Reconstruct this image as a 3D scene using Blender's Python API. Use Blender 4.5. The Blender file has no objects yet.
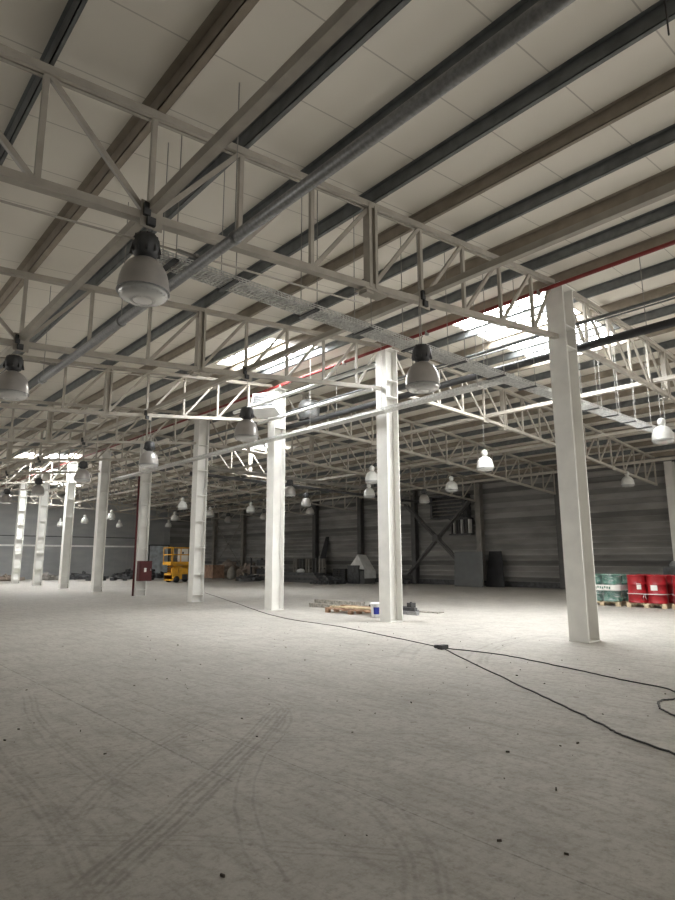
import bpy, math, random
from mathutils import Vector, Matrix, noise
random.seed(7)
PI = math.pi
sc = bpy.context.scene
COL = sc.collection

# ---------------------------------------------------------------- camera
EYE = 1.5313
yaw, pit, roll = 0.7275, 0.1806, -0.0038
f = Vector((math.sin(yaw)*math.cos(pit), math.cos(yaw)*math.cos(pit), math.sin(pit)))
r0 = Vector((math.cos(yaw), -math.sin(yaw), 0)); u0 = r0.cross(f)
r = math.cos(roll)*r0 + math.sin(roll)*u0
u = -math.sin(roll)*r0 + math.cos(roll)*u0
cd = bpy.data.cameras.new('camera'); cam = bpy.data.objects.new('camera', cd); COL.objects.link(cam)
cd.sensor_fit = 'HORIZONTAL'; cd.sensor_width = 36; cd.lens = 36*599.18/675
cd.clip_start = 0.05; cd.clip_end = 300
M = Matrix((r, u, -f)).transposed().to_4x4(); M.translation = Vector((0, 0, EYE))
cam.matrix_world = M
sc.camera = cam

# ---------------------------------------------------------------- world, light, exposure
w = bpy.data.worlds.new('world'); sc.world = w; w.use_nodes = True
bg = w.node_tree.nodes['Background']; bg.inputs[0].default_value = (0.75, 0.85, 1, 1); bg.inputs[1].default_value = 1.0
SKYLIGHT = 34.0      # daylight through the roof lights
DOORLIGHT = 9.0      # daylight through the openings behind the camera
vs = sc.view_settings
vs.view_transform = 'Standard'; vs.look = 'None'; vs.gamma = 1; vs.use_curve_mapping = False; vs.exposure = 0.42

def area(name, loc, rot, sx, sy, e, col=(1, 0.97, 0.92)):
    l = bpy.data.lights.new(name, 'AREA'); l.shape = 'RECTANGLE'; l.size = sx; l.size_y = sy; l.energy = e; l.color = col
    o = bpy.data.objects.new(name, l); COL.objects.link(o); o.location = loc; o.rotation_euler = rot
    return o
# all but the last: daylight entering by the open gates in the wall behind the camera and the left wall
area('gate_and_fill_light', (10, -9.6, 2.6), (PI/2, 0, 0), 12, 4.4, 350)
area('gate_and_fill_light', (29.4, -4.5, 2.6), (0, PI/2, 0), 4.4, 10, 1500)
area('gate_and_fill_light', (-6.3, 20, 2.6), (0, -PI/2, 0), 4.0, 14, 450)
area('gate_and_fill_light', (-6.3, 45, 2.6), (0, -PI/2, 0), 4.0, 12, 700)  # added fill light that brightens the end wall and far columns

# ---------------------------------------------------------------- materials
def mat(name, col, rough=0.6, metal=0.0, var=0.12, scale=3.0, bump=0.0, spec=0.5, tint=None):
    m = bpy.data.materials.new(name); m.use_nodes = True
    nt = m.node_tree; b = nt.nodes['Principled BSDF']
    b.inputs['Roughness'].default_value = rough; b.inputs['Metallic'].default_value = metal
    b.inputs['Specular IOR Level'].default_value = spec
    tc = nt.nodes.new('ShaderNodeTexCoord')
    n = nt.nodes.new('ShaderNodeTexNoise'); n.inputs['Scale'].default_value = scale; n.inputs['Detail'].default_value = 5
    nt.links.new(tc.outputs['Object'], n.inputs['Vector'])
    mx = nt.nodes.new('ShaderNodeMix'); mx.data_type = 'RGBA'
    c2 = tint or tuple(c*(1-var*2) for c in col)
    mx.inputs['A'].default_value = (*[min(1, c*(1+var)) for c in col], 1); mx.inputs['B'].default_value = (*c2, 1)
    rp = nt.nodes.new('ShaderNodeMapRange'); rp.inputs[1].default_value = 0.35; rp.inputs[2].default_value = 0.7
    nt.links.new(n.outputs['Fac'], rp.inputs[0]); nt.links.new(rp.outputs[0], mx.inputs['Factor'])
    nt.links.new(mx.outputs['Result'], b.inputs['Base Color'])
    if bump:
        bp = nt.nodes.new('ShaderNodeBump'); bp.inputs['Strength'].default_value = bump; bp.inputs['Distance'].default_value = 0.02
        nt.links.new(n.outputs['Fac'], bp.inputs['Height']); nt.links.new(bp.outputs['Normal'], b.inputs['Normal'])
    return m

def emis(name, col, s):
    m = bpy.data.materials.new(name); m.use_nodes = True
    b = m.node_tree.nodes['Principled BSDF']
    b.inputs['Base Color'].default_value = (*col, 1)
    b.inputs['Emission Color'].default_value = (*col, 1); b.inputs['Emission Strength'].default_value = s
    return m

MT = dict(
    column=mat('column_paint', (0.76, 0.75, 0.71), 0.45, var=0.05, scale=2),
    truss=mat('truss_paint', (0.38, 0.35, 0.30), 0.5, var=0.07, scale=4),
    slate=mat('galvanised_purlin', (0.16, 0.17, 0.172), 0.4, 0.3, var=0.12, scale=6),
    brown=mat('beige_purlin', (0.28, 0.24, 0.19), 0.5, var=0.08, scale=5),
    deck=None,
    galv=mat('galvanised_steel', (0.27, 0.275, 0.275), 0.45, 0.4, var=0.12, scale=30),
    mesh=mat('tray_steel', (0.62, 0.62, 0.60), 0.45, 0.35, var=0.15, scale=20),
    black=mat('black_pipe', (0.025, 0.025, 0.027), 0.5, var=0.2),
    dark=mat('dark_metal', (0.055, 0.056, 0.058), 0.55, var=0.3, scale=5),
    red=mat('red_pipe', (0.20, 0.02, 0.018), 0.45, var=0.1),
    darkred=mat('dark_red_cabinet', (0.085, 0.007, 0.008), 0.6, var=0.1),
    white=mat('white_enamel', (0.82, 0.82, 0.8), 0.4, var=0.04),
    rod=mat('steel_rod', (0.3, 0.29, 0.27), 0.5, 0.4),
    reflector=mat('reflector', (0.42, 0.40, 0.38), 0.28, 0.35, var=0.05, scale=6),
    reflector_pale=mat('pale_reflector', (0.62, 0.62, 0.59), 0.35, 0.1, var=0.05, scale=6),
    wood=mat('pallet_wood', (0.36, 0.22, 0.14), 0.75, var=0.18, scale=9),
    palewood=mat('pale_wood', (0.62, 0.50, 0.33), 0.7, var=0.12, scale=9),
    greywood=mat('weathered_timber', (0.33, 0.31, 0.27), 0.8, var=0.25, scale=12),
    brownbox=mat('brown_crate', (0.36, 0.23, 0.16), 0.8, var=0.18),
    yellow=mat('yellow_paint', (0.75, 0.38, 0.025), 0.45, var=0.1),
    reddrum=mat('red_drum_paint', (0.34, 0.014, 0.02), 0.35, var=0.08),
    greendrum=mat('green_drum_paint', (0.02, 0.11, 0.075), 0.3, var=0.25, scale=8, tint=(0.12, 0.22, 0.18)),
    label=mat('label_paper', (0.8, 0.78, 0.74), 0.6, var=0.05),
    blue=mat('blue_print', (0.03, 0.05, 0.35), 0.5, var=0.1),
    strap=mat('strap', (0.75, 0.73, 0.7), 0.4, var=0.05),
    panel=mat('grey_board', (0.125, 0.13, 0.13), 0.6, var=0.05),
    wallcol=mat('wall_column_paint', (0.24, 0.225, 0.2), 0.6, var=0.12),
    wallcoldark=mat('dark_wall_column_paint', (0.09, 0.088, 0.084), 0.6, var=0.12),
    cable=mat('cable_rubber', (0.03, 0.028, 0.027), 0.6),
    scrap=mat('scrap', (0.16, 0.13, 0.11), 0.8, 0.1, var=0.5, scale=14, tint=(0.3, 0.25, 0.2)),
    sheet=mat('white_sheeting', (0.62, 0.62, 0.6), 0.6, var=0.1),
    lightpanel=mat('pale_blue_panel', (0.62, 0.68, 0.72), 0.6, var=0.15),
    debris=mat('floor_debris', (0.08, 0.065, 0.05), 0.9, var=0.3),
)
MT['sky'] = emis('roof_light_glazing', (0.96, 0.98, 1.0), SKYLIGHT)

def clear_mat():
    m = bpy.data.materials.new('prismatic_glass'); m.use_nodes = True
    b = m.node_tree.nodes['Principled BSDF']
    b.inputs['Base Color'].default_value = (0.78, 0.78, 0.76, 1); b.inputs['Roughness'].default_value = 0.25
    b.inputs['Transmission Weight'].default_value = 0.5; b.inputs['IOR'].default_value = 1.2
    return m
MT['glass'] = clear_mat()

def film_mat():
    m = bpy.data.materials.new('stretch_film'); m.use_nodes = True
    nt = m.node_tree; b = nt.nodes['Principled BSDF']
    b.inputs['Base Color'].default_value = (0.75, 0.8, 0.78, 1); b.inputs['Roughness'].default_value = 0.25
    n = nt.nodes.new('ShaderNodeTexNoise'); n.inputs['Scale'].default_value = 5; n.inputs['Detail'].default_value = 6
    mp = nt.nodes.new('ShaderNodeMapping'); mp.inputs['Scale'].default_value = (1, 1, 4)
    tc = nt.nodes.new('ShaderNodeTexCoord'); nt.links.new(tc.outputs['Object'], mp.inputs[0]); nt.links.new(mp.outputs[0], n.inputs['Vector'])
    rp = nt.nodes.new('ShaderNodeMapRange'); rp.inputs[1].default_value = 0.5; rp.inputs[2].default_value = 0.75; rp.inputs[3].default_value = 0.05; rp.inputs[4].default_value = 0.6
    nt.links.new(n.outputs['Fac'], rp.inputs[0]); nt.links.new(rp.outputs[0], b.inputs['Alpha'])
    return m
MT['film'] = film_mat()

def math_node(nt, op, a, b=None, c=None):
    n = nt.nodes.new('ShaderNodeMath'); n.operation = op
    for i, v in enumerate((a, b, c)):
        if v is None: continue
        if isinstance(v, (int, float)): n.inputs[i].default_value = v
        else: nt.links.new(v, n.inputs[i])
    return n.outputs[0]

def deck_mat():
    m = bpy.data.materials.new('roof_deck_panels'); m.use_nodes = True
    nt = m.node_tree; b = nt.nodes['Principled BSDF']; b.inputs['Roughness'].default_value = 0.6
    tc = nt.nodes.new('ShaderNodeTexCoord'); sp = nt.nodes.new('ShaderNodeSeparateXYZ'); nt.links.new(tc.outputs['Object'], sp.inputs[0])
    y = math_node(nt, 'ADD', sp.outputs[1], 20.22)
    fr = math_node(nt, 'FRACT', y)
    d = math_node(nt, 'ABSOLUTE', math_node(nt, 'SUBTRACT', fr, 0.5))
    line = math_node(nt, 'GREATER_THAN', d, 0.492)
    n = nt.nodes.new('ShaderNodeTexNoise'); n.inputs['Scale'].default_value = 0.9; n.inputs['Detail'].default_value = 3
    nt.links.new(tc.outputs['Object'], n.inputs['Vector'])
    mx = nt.nodes.new('ShaderNodeMix'); mx.data_type = 'RGBA'
    mx.inputs['A'].default_value = (0.80, 0.76, 0.68, 1); mx.inputs['B'].default_value = (0.73, 0.69, 0.615, 1)
    nt.links.new(n.outputs['Fac'], mx.inputs['Factor'])
    m2 = nt.nodes.new('ShaderNodeMix'); m2.data_type = 'RGBA'; m2.inputs['B'].default_value = (0.50, 0.465, 0.41, 1)
    nt.links.new(mx.outputs['Result'], m2.inputs['A']); nt.links.new(line, m2.inputs['Factor'])
    nt.links.new(m2.outputs['Result'], b.inputs['Base Color'])
    return m
MT['deck'] = deck_mat()

def wall_mat(name, a, b2, band=0.0):
    m = bpy.data.materials.new(name); m.use_nodes = True
    nt = m.node_tree; b = nt.nodes['Principled BSDF']; b.inputs['Roughness'].default_value = 0.65
    tc = nt.nodes.new('ShaderNodeTexCoord')
    mp = nt.nodes.new('ShaderNodeMapping'); mp.inputs['Scale'].default_value = (0.5, 0.5, 1.6); nt.links.new(tc.outputs['Object'], mp.inputs[0])
    n = nt.nodes.new('ShaderNodeTexNoise'); n.inputs['Scale'].default_value = 1.1; n.inputs['Detail'].default_value = 6; nt.links.new(mp.outputs[0], n.inputs['Vector'])
    rp = nt.nodes.new('ShaderNodeMapRange'); rp.inputs[1].default_value = 0.38; rp.inputs[2].default_value = 0.68; nt.links.new(n.outputs['Fac'], rp.inputs[0])
    mx = nt.nodes.new('ShaderNodeMix'); mx.data_type = 'RGBA'; mx.inputs['A'].default_value = (*a, 1); mx.inputs['B'].default_value = (*b2, 1)
    nt.links.new(rp.outputs[0], mx.inputs['Factor'])
    # random tone per rib, painted in for light and shade on the ribs
    sp = nt.nodes.new('ShaderNodeSeparateXYZ'); nt.links.new(tc.outputs['Object'], sp.inputs[0])
    zf = nt.nodes.new('ShaderNodeMath'); zf.operation = 'MULTIPLY_ADD'; zf.inputs[1].default_value = 1/0.295; zf.inputs[2].default_value = 0.1; nt.links.new(sp.outputs[2], zf.inputs[0])
    fl = nt.nodes.new('ShaderNodeMath'); fl.operation = 'FLOOR'; nt.links.new(zf.outputs[0], fl.inputs[0])
    wn = nt.nodes.new('ShaderNodeTexWhiteNoise'); wn.noise_dimensions = '1D'; nt.links.new(fl.outputs[0], wn.inputs['W'])
    r2 = nt.nodes.new('ShaderNodeMapRange'); r2.inputs[3].default_value = 1-band; r2.inputs[4].default_value = 1+band; nt.links.new(wn.outputs['Value'], r2.inputs[0])
    hs_ = nt.nodes.new('ShaderNodeHueSaturation'); nt.links.new(r2.outputs[0], hs_.inputs['Value']); nt.links.new(mx.outputs['Result'], hs_.inputs['Color'])
    nt.links.new(hs_.outputs[0], b.inputs['Base Color'])
    return m
MT['ribwall'] = wall_mat('ribbed_wall_sheet', (0.19, 0.186, 0.175), (0.27, 0.262, 0.246), 0.38)
MT['endwall'] = wall_mat('plain_wall_sheet', (0.30, 0.31, 0.31), (0.36, 0.36, 0.355))

def floor_mat():
    m = bpy.data.materials.new('concrete_floor'); m.use_nodes = True
    nt = m.node_tree; b = nt.nodes['Principled BSDF']; L = nt.links.new
    tc = nt.nodes.new('ShaderNodeTexCoord'); P = tc.outputs['Object']
    def noise_(scale, det=6, rough=0.6, vec=None):
        n = nt.nodes.new('ShaderNodeTexNoise'); n.inputs['Scale'].default_value = scale; n.inputs['Detail'].default_value = det
        n.inputs['Roughness'].default_value = rough; L(vec or P, n.inputs['Vector']); return n
    def rng(v, a, b_, c=0.0, d=1.0):
        q = nt.nodes.new('ShaderNodeMapRange'); q.inputs[1].default_value = a; q.inputs[2].default_value = b_; q.inputs[3].default_value = c; q.inputs[4].default_value = d
        L(v, q.inputs[0]); return q.outputs[0]
    def mix(f_, a, b_):
        q = nt.nodes.new('ShaderNodeMix'); q.data_type = 'RGBA'
        L(f_, q.inputs['Factor'])
        for k, v in (('A', a), ('B', b_)):
            if isinstance(v, tuple): q.inputs[k].default_value = (*v, 1)
            else: L(v, q.inputs[k])
        return q.outputs['Result']
    big = noise_(0.35, 5); mid = noise_(2.2, 8, 0.65); fine = noise_(14, 8, 0.75); vfine = noise_(45, 4, 0.7)
    c = mix(rng(big.outputs['Fac'], 0.35, 0.65), (0.47, 0.445, 0.40), (0.41, 0.39, 0.35))
    c = mix(rng(mid.outputs['Fac'], 0.45, 0.75, 0, 0.75), c, (0.30, 0.28, 0.245))
    smp = nt.nodes.new('ShaderNodeMapping'); smp.inputs['Rotation'].default_value = (0, 0, 0.6); smp.inputs['Scale'].default_value = (9, 1.6, 1); L(P, smp.inputs[0])
    scr = noise_(1.0, 8, 0.7, smp.outputs[0]); c = mix(rng(scr.outputs['Fac'], 0.50, 0.66, 0, 0.7), c, (0.26, 0.24, 0.205))
    smq = nt.nodes.new('ShaderNodeMapping'); smq.inputs['Rotation'].default_value = (0, 0, -0.9); smq.inputs['Scale'].default_value = (7, 1.3, 1); L(P, smq.inputs[0])
    scq = noise_(1.3, 8, 0.7, smq.outputs[0]); c = mix(rng(scq.outputs['Fac'], 0.54, 0.72, 0, 0.45), c, (0.55, 0.53, 0.49))
    pit_ = noise_(7.5, 3, 0.5); c = mix(rng(pit_.outputs['Fac'], 0.68, 0.74, 0, 0.6), c, (0.15, 0.12, 0.10))
    c = mix(rng(fine.outputs['Fac'], 0.48, 0.66, 0, 0.8), c, (0.27, 0.245, 0.21))
    c = mix(rng(vfine.outputs['Fac'], 0.35, 0.6, 0.22, 0), c, (0.6, 0.58, 0.54))
    # scuffed, darker wear in the traffic area on the left
    sp = nt.nodes.new('ShaderNodeSeparateXYZ'); L(P, sp.inputs[0])
    # tyre tracks: arcs (cx, cy, r) limited to a disc (mx, my, R)
    def arc3(p, q, s):
        ax, ay = p; bx, by = q; cx, cy = s
        d = 2*(ax*(by-cy)+bx*(cy-ay)+cx*(ay-by))
        ux = ((ax*ax+ay*ay)*(by-cy)+(bx*bx+by*by)*(cy-ay)+(cx*cx+cy*cy)*(ay-by))/d
        uy = ((ax*ax+ay*ay)*(cx-bx)+(bx*bx+by*by)*(ax-cx)+(cx*cx+cy*cy)*(bx-ax))/d
        return (ux, uy, math.hypot(ax-ux, ay-uy))
    warp = noise_(1.6, 3)
    wv = nt.nodes.new('ShaderNodeVectorMath'); wv.operation = 'MULTIPLY_ADD'
    L(warp.outputs['Color'], wv.inputs[0]); wv.inputs[1].default_value = (0.08, 0.08, 0); L(P, wv.inputs[2])
    W = wv.outputs[0]
    def dist(cx, cy):
        v = nt.nodes.new('ShaderNodeVectorMath'); v.operation = 'DISTANCE'; L(W, v.inputs[0]); v.inputs[1].default_value = (cx+0.04, cy+0.04, 0)
        return v.outputs['Value']
    def track(p, q, s, width=0.03, amt=0.6, off=(0,)):
        cx, cy, rr = arc3(p, q, s)
        mxx, mxy = (p[0]+s[0])/2, (p[1]+s[1])/2; R = math.hypot(p[0]-s[0], p[1]-s[1])/2
        md = dist(mxx, mxy); lim = rng(md, R*1.08, R*0.9)
        dd = dist(cx, cy); tot = None
        for o in off:
            a = math_node(nt, 'ABSOLUTE', math_node(nt, 'SUBTRACT', dd, rr+o))
            t = math_node(nt, 'MULTIPLY', rng(a, width, width*0.3), lim)
            tot = t if tot is None else math_node(nt, 'MAXIMUM', tot, t)
        return math_node(nt, 'MULTIPLY', tot, amt)
    T = [
        track((1.17, 3.11), (2.45, 4.07), (3.99, 5.37), 0.022, 0.8, (-0.10, -0.06, -0.01, 0.06, 0.10)),
        track((3.3, 4.6), (3.95, 5.3), (4.14, 5.9), 0.02, 0.5, (-0.07, 0.0, 0.06)),
        track((3.48, 4.6), (2.39, 3.51), (1.97, 2.56), 0.014, 0.65, (0, 0.12)),
        track((2.51, 3.88), (2.14, 3.31), (2.0, 3.02), 0.012, 0.6),
        track((2.28, 7.93), (1.93, 6.0), (1.91, 4.06), 0.016, 0.5, (0, 0.05, 0.12)),
        track((2.9, 3.3), (2.6, 2.45), (2.15, 2.0), 0.02, 0.5, (0, 0.05, 0.16, 0.2)),
        track((7.74, 5.44), (9.37, 6.26), (11.76, 6.51), 0.045, 0.55, (0, 0.09, 0.3)),
        track((7.2, 6.4), (9.2, 7.6), (12.0, 8.0), 0.045, 0.45, (0, 0.25)),
        track((1.34, 3.8), (2.09, 4.66), (3.23, 5.43), 0.02, 0.5, (0, 0.05, 0.14)),
        track((1.0, 5.5), (2.4, 5.0), (4.4, 3.0), 0.012, 0.4, (0, 0.07, 0.15)),
        track((1.1, 2.6), (1.3, 4.5), (1.2, 7.5), 0.018, 0.5, (0, 0.05, 0.12)),
        track((2.0, 5.6), (3.6, 4.2), (6.2, 1.6), 0.01, 0.4, (0, 0.2, 0.26)),
        track((0.9, 4.0), (1.6, 3.4), (2.6, 2.2), 0.014, 0.5, (0, 0.06, 0.12)),
        track((3.2, 9.5), (4.6, 7.0), (5.0, 4.2), 0.02, 0.3, (0, 0.07, 0.2)),
        track((1.3, 5.0), (2.2, 4.3), (3.0, 2.9), 0.01, 0.45, (0, 0.04, 0.3)),
    ]
    tot = T[0]
    for t in T[1:]: tot = math_node(nt, 'MAXIMUM', tot, t)
    tot = math_node(nt, 'MULTIPLY', tot, rng(fine.outputs['Fac'], 0.35, 0.55, 0.45, 1.0))
    tot = math_node(nt, 'MULTIPLY', tot, rng(mid.outputs['Fac'], 0.35, 0.6, 0.35, 1.0))
    c = mix(tot, c, (0.235, 0.215, 0.19))
    # sawn joints of the slab
    for xx, ya, yb, wd in ((2.47, 3.9, 10.5, 0.014), (3.0, 1.0, 6.9, 0.009), (8.3, 1.0, 40, 0.006)):
        a = math_node(nt, 'ABSOLUTE', math_node(nt, 'SUBTRACT', sp.outputs[0], xx))
        t = rng(a, wd, wd*0.4)
        t = math_node(nt, 'MULTIPLY', t, math_node(nt, 'GREATER_THAN', sp.outputs[1], ya))
        t = math_node(nt, 'MULTIPLY', t, math_node(nt, 'LESS_THAN', sp.outputs[1], yb))
        t = math_node(nt, 'MULTIPLY', t, rng(fine.outputs['Fac'], 0.40, 0.58, 0.1, 0.7))
        c = mix(t, c, (0.17, 0.155, 0.135))
    L(c, b.inputs['Base Color'])
    L(rng(fine.outputs['Fac'], 0.3, 0.7, 0.62, 0.85), b.inputs['Roughness'])
    bp = nt.nodes.new('ShaderNodeBump'); bp.inputs['Strength'].default_value = 0.25; bp.inputs['Distance'].default_value = 0.01
    L(fine.outputs['Fac'], bp.inputs['Height']); L(bp.outputs['Normal'], b.inputs['Normal'])
    return m
MT['floor'] = floor_mat()

# ---------------------------------------------------------------- mesh helpers
class MB:
    """collects shapes, then links them as one mesh object"""
    def __init__(s): s.v = []; s.f = []; s.sm = []
    def add(s, vs_, fs, smooth=False):
        o = len(s.v); s.v += [tuple(p) for p in vs_]; s.f += [tuple(i+o for i in q) for q in fs]; s.sm += [smooth]*len(fs); return s
    def box(s, a, b):
        (x0, y0, z0), (x1, y1, z1) = a, b
        return s.add([(x0,y0,z0),(x1,y0,z0),(x1,y1,z0),(x0,y1,z0),(x0,y0,z1),(x1,y0,z1),(x1,y1,z1),(x0,y1,z1)],
                     [(0,3,2,1),(4,5,6,7),(0,1,5,4),(1,2,6,5),(2,3,7,6),(3,0,4,7)])
    def bar(s, p, q, w_, h, side=(0, 1, 0), off=0.0):
        """rectangular bar from p to q; w_ along 'side', h across"""
        p, q = Vector(p), Vector(q); d = (q-p).normalized(); sd = Vector(side); sd = (sd - d*sd.dot(d)).normalized(); up = d.cross(sd)
        p = p+sd*off; q = q+sd*off; a, b = sd*w_/2, up*h/2
        return s.add([p-a-b, p+a-b, p+a+b, p-a+b, q-a-b, q+a-b, q+a+b, q-a+b],
                     [(0,3,2,1),(4,5,6,7),(0,1,5,4),(1,2,6,5),(2,3,7,6),(3,0,4,7)])
    def tube(s, pts, rad, n=8, cap=True):
        pts = [Vector(p) for p in pts]; rings = []
        for i, p in enumerate(pts):
            a = pts[max(0, i-1)]; b = pts[min(len(pts)-1, i+1)]; d = (b-a).normalized()
            sd = d.cross(Vector((0, 0, 1)))
            if sd.length < 0.05: sd = d.cross(Vector((0, 1, 0)))
            sd.normalize(); up = d.cross(sd); rr = rad[i] if isinstance(rad, (list, tuple)) else rad
            rings.append([p + (sd*math.cos(2*PI*k/n) + up*math.sin(2*PI*k/n))*rr for k in range(n)])
        vs_ = [v for g in rings for v in g]; fs = []
        for i in range(len(pts)-1):
            for k in range(n): fs.append((i*n+k, i*n+(k+1) % n, (i+1)*n+(k+1) % n, (i+1)*n+k))
        if cap: fs.append(tuple(range(n))[::-1]); fs.append(tuple((len(pts)-1)*n+k for k in range(n)))
        return s.add(vs_, fs, True)
    def lathe(s, prof, n=24, c=(0, 0, 0), smooth=True):
        vs_ = []; fs = []
        for (rr, z) in prof:
            for k in range(n): vs_.append((c[0]+rr*math.cos(2*PI*k/n), c[1]+rr*math.sin(2*PI*k/n), c[2]+z))
        for i in range(len(prof)-1):
            for k in range(n): fs.append((i*n+k, i*n+(k+1) % n, (i+1)*n+(k+1) % n, (i+1)*n+k))
        if prof[0][0] > 0.001: fs.append(tuple(range(n))[::-1])
        if prof[-1][0] > 0.001: fs.append(tuple((len(prof)-1)*n+k for k in range(n)))
        return s.add(vs_, fs, smooth)
    def build(s, name, m, parent=None):
        me = bpy.data.meshes.new(name); me.from_pydata(s.v, [], s.f); me.polygons.foreach_set('use_smooth', s.sm)
        me.materials.append(MT[m]); me.update()
        o = bpy.data.objects.new(name, me); COL.objects.link(o)
        if parent is not None: o.parent = parent
        return o
def smooth_angle(o):
    pass
def thing(name, label, cat, loc=(0, 0, 0), rz=0, group=None):
    o = bpy.data.objects.new(name, None); COL.objects.link(o); o.location = loc; o.rotation_euler = (0, 0, rz); o.empty_display_size = 0.3
    return tag(o, label, cat, group)
def tag(o, label, cat, group=None, kind=None):
    if label: o['label'] = label
    if cat: o['category'] = cat
    if group: o['group'] = group
    if kind: o['kind'] = kind
    return o
def struct(o): o['kind'] = 'structure'; return o
def kids(o): return KIDS.get(o.name, [])
KIDS = {}
def copy_tree(o, children, label=None, group=None):
    c = o.copy(); COL.objects.link(c)
    if label: c['label'] = label
    if group: c['group'] = group
    for ch, subs in children:
        d = ch.copy(); COL.objects.link(d); d.parent = c
        for g in subs:
            e = g.copy(); COL.objects.link(e); e.parent = d
    return c
ORD = ['first', 'second', 'third', 'fourth', 'fifth', 'sixth', 'seventh', 'eighth', 'ninth', 'tenth', 'eleventh', 'twelfth', 'thirteenth', 'fourteenth', 'fifteenth', 'sixteenth', 'seventeenth']

# ---------------------------------------------------------------- building geometry
XA, Y0, BAY, PAN = 11.303, 5.698, 5.0, 1.1134
XR, XL, YB, YE = 29.8, XA-16*PAN-0.35, -10.0, 55.7
def lerp(t, pts):
    for (a, va), (b, vb) in zip(pts, pts[1:]):
        if t <= b: return va + (vb-va)*(t-a)/(b-a)
    (a, va), (b, vb) = pts[-2:]
    return vb + (vb-va)*(t-b)/(b-a)
def ztop(k, side):      # centre line of the top chord, k panels from the ridge row
    if side < 0: return 7.189 - 0.0944*PAN*k
    return lerp(k, [(0, 7.19), (4, 7.10), (8, 6.86), (12, 6.48), (16, 6.08)])
def zbot(k, side):
    if side < 0: return 6.014-0.1148*PAN*k if k <= 5 else 5.375-0.0792*PAN*(k-5)
    return lerp(k, [(0, 6.0), (4, 5.86), (8, 5.58), (12, 5.20), (16, 4.85)])
def xk(k, side): return XA + side*PAN*k
DECK = 0.24
def zdeck(x):
    side = -1 if x < XA else 1
    return ztop(abs(x-XA)/PAN, side) + DECK

# floor
o = MB().add([(XL-0.2, YB-0.2, 0), (XR+0.2, YB-0.2, 0), (XR+0.2, YE+0.2, 0), (XL-0.2, YE+0.2, 0), (XL-0.2, YB-0.2, -0.2), (XR+0.2, YB-0.2, -0.2), (XR+0.2, YE+0.2, -0.2), (XL-0.2, YE+0.2, -0.2)],
             [(0, 1, 2, 3), (7, 6, 5, 4), (0, 4, 5, 1), (1, 5, 6, 2), (2, 6, 7, 3), (3, 7, 4, 0)]).build('floor', 'floor'); struct(o)

# ceiling with roof-light openings
SKY = [  # x0, x1, y0, y1
    (XA+0.25*PAN, xk(4, 1), 6.25, 8.9), (XA-2.85, XA-0.6, 12.1, 14.9),
    (xk(3, -1), xk(0, 1), 34.5, 36.5), (xk(1, -1), xk(2, 1), 41.5, 43.2), (xk(2, 1), xk(4, 1), 47.5, 49.5),  # last opening on this line is added to light the end wall
    (xk(4, 1), xk(6, 1), 24.0, 26.0),  # extra roof light, added for its light in the right bay
]
xs = sorted(set([XL] + [xk(k, -1) for k in range(0, 17)] + [xk(k, 1) for k in range(0, 17)] + [XR] + [a for s in SKY for a in s[:2]]))
ys = sorted(set([YB, YE] + [a for s in SKY for a in s[2:]]))
mb = MB()
for x0, x1 in zip(xs, xs[1:]):
    if x1-x0 < 1e-4: continue
    for y0_, y1_ in zip(ys, ys[1:]):
        cx, cy = (x0+x1)/2, (y0_+y1_)/2
        if any(s[0] < cx < s[1] and s[2] < cy < s[3] for s in SKY): continue
        z0 = zdeck(x0+1e-6); z1 = zdeck(x1-1e-6)
        mb.add([(x0, y0_, z0), (x1, y0_, z1), (x1, y1_, z1), (x0, y1_, z0), (x0, y0_, z0+0.12), (x1, y0_, z1+0.12), (x1, y1_, z1+0.12), (x0, y1_, z0+0.12)],
               [(0, 3, 2, 1), (4, 5, 6, 7), (0, 1, 5, 4), (2, 3, 7, 6), (1, 2, 6, 5), (3, 0, 4, 7)])
struct(mb.build('ceiling', 'deck'))
for i, (x0, x1, y0_, y1_) in enumerate(SKY):
    fr = MB(); z = lambda x: zdeck(x)
    n = max(2, round((x1-x0)/0.55)); m_ = 3
    for j in range(n+1):
        x = x0+(x1-x0)*j/n; x = min(max(x, x0+0.03), x1-0.03)
        fr.bar((x, y0_, z(x)+0.03), (x, y1_, z(x)+0.03), 0.05, 0.06, (1, 0, 0))
    for j in range(m_+1):
        y = y0_+(y1_-y0_)*j/m_; y = min(max(y, y0_+0.03), y1_-0.03)
        xx = [x0] + [a for a in xs if x0 < a < x1] + [x1]
        for a, b in zip(xx, xx[1:]): fr.bar((a, y, z(a+1e-6)+0.03), (b, y, z(b-1e-6)+0.03), 0.04, 0.06, (0, 1, 0))
    fo = struct(fr.build('window_%d' % (i+1), 'truss'))
    pn = MB(); xx = [x0] + [a for a in xs if x0 < a < x1] + [x1]
    for a, b in zip(xx, xx[1:]):
        za, zb_ = z(a+1e-6)+0.08, z(b-1e-6)+0.08
        pn.add([(a, y0_, za), (b, y0_, zb_), (b, y1_, zb_), (a, y1_, za), (a, y0_, za+.02), (b, y0_, zb_+.02), (b, y1_, zb_+.02), (a, y1_, za+.02)],
               [(0, 3, 2, 1), (4, 5, 6, 7), (0, 1, 5, 4), (2, 3, 7, 6), (1, 2, 6, 5), (3, 0, 4, 7)])
    pn.build('glazing', 'sky', fo)

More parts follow.
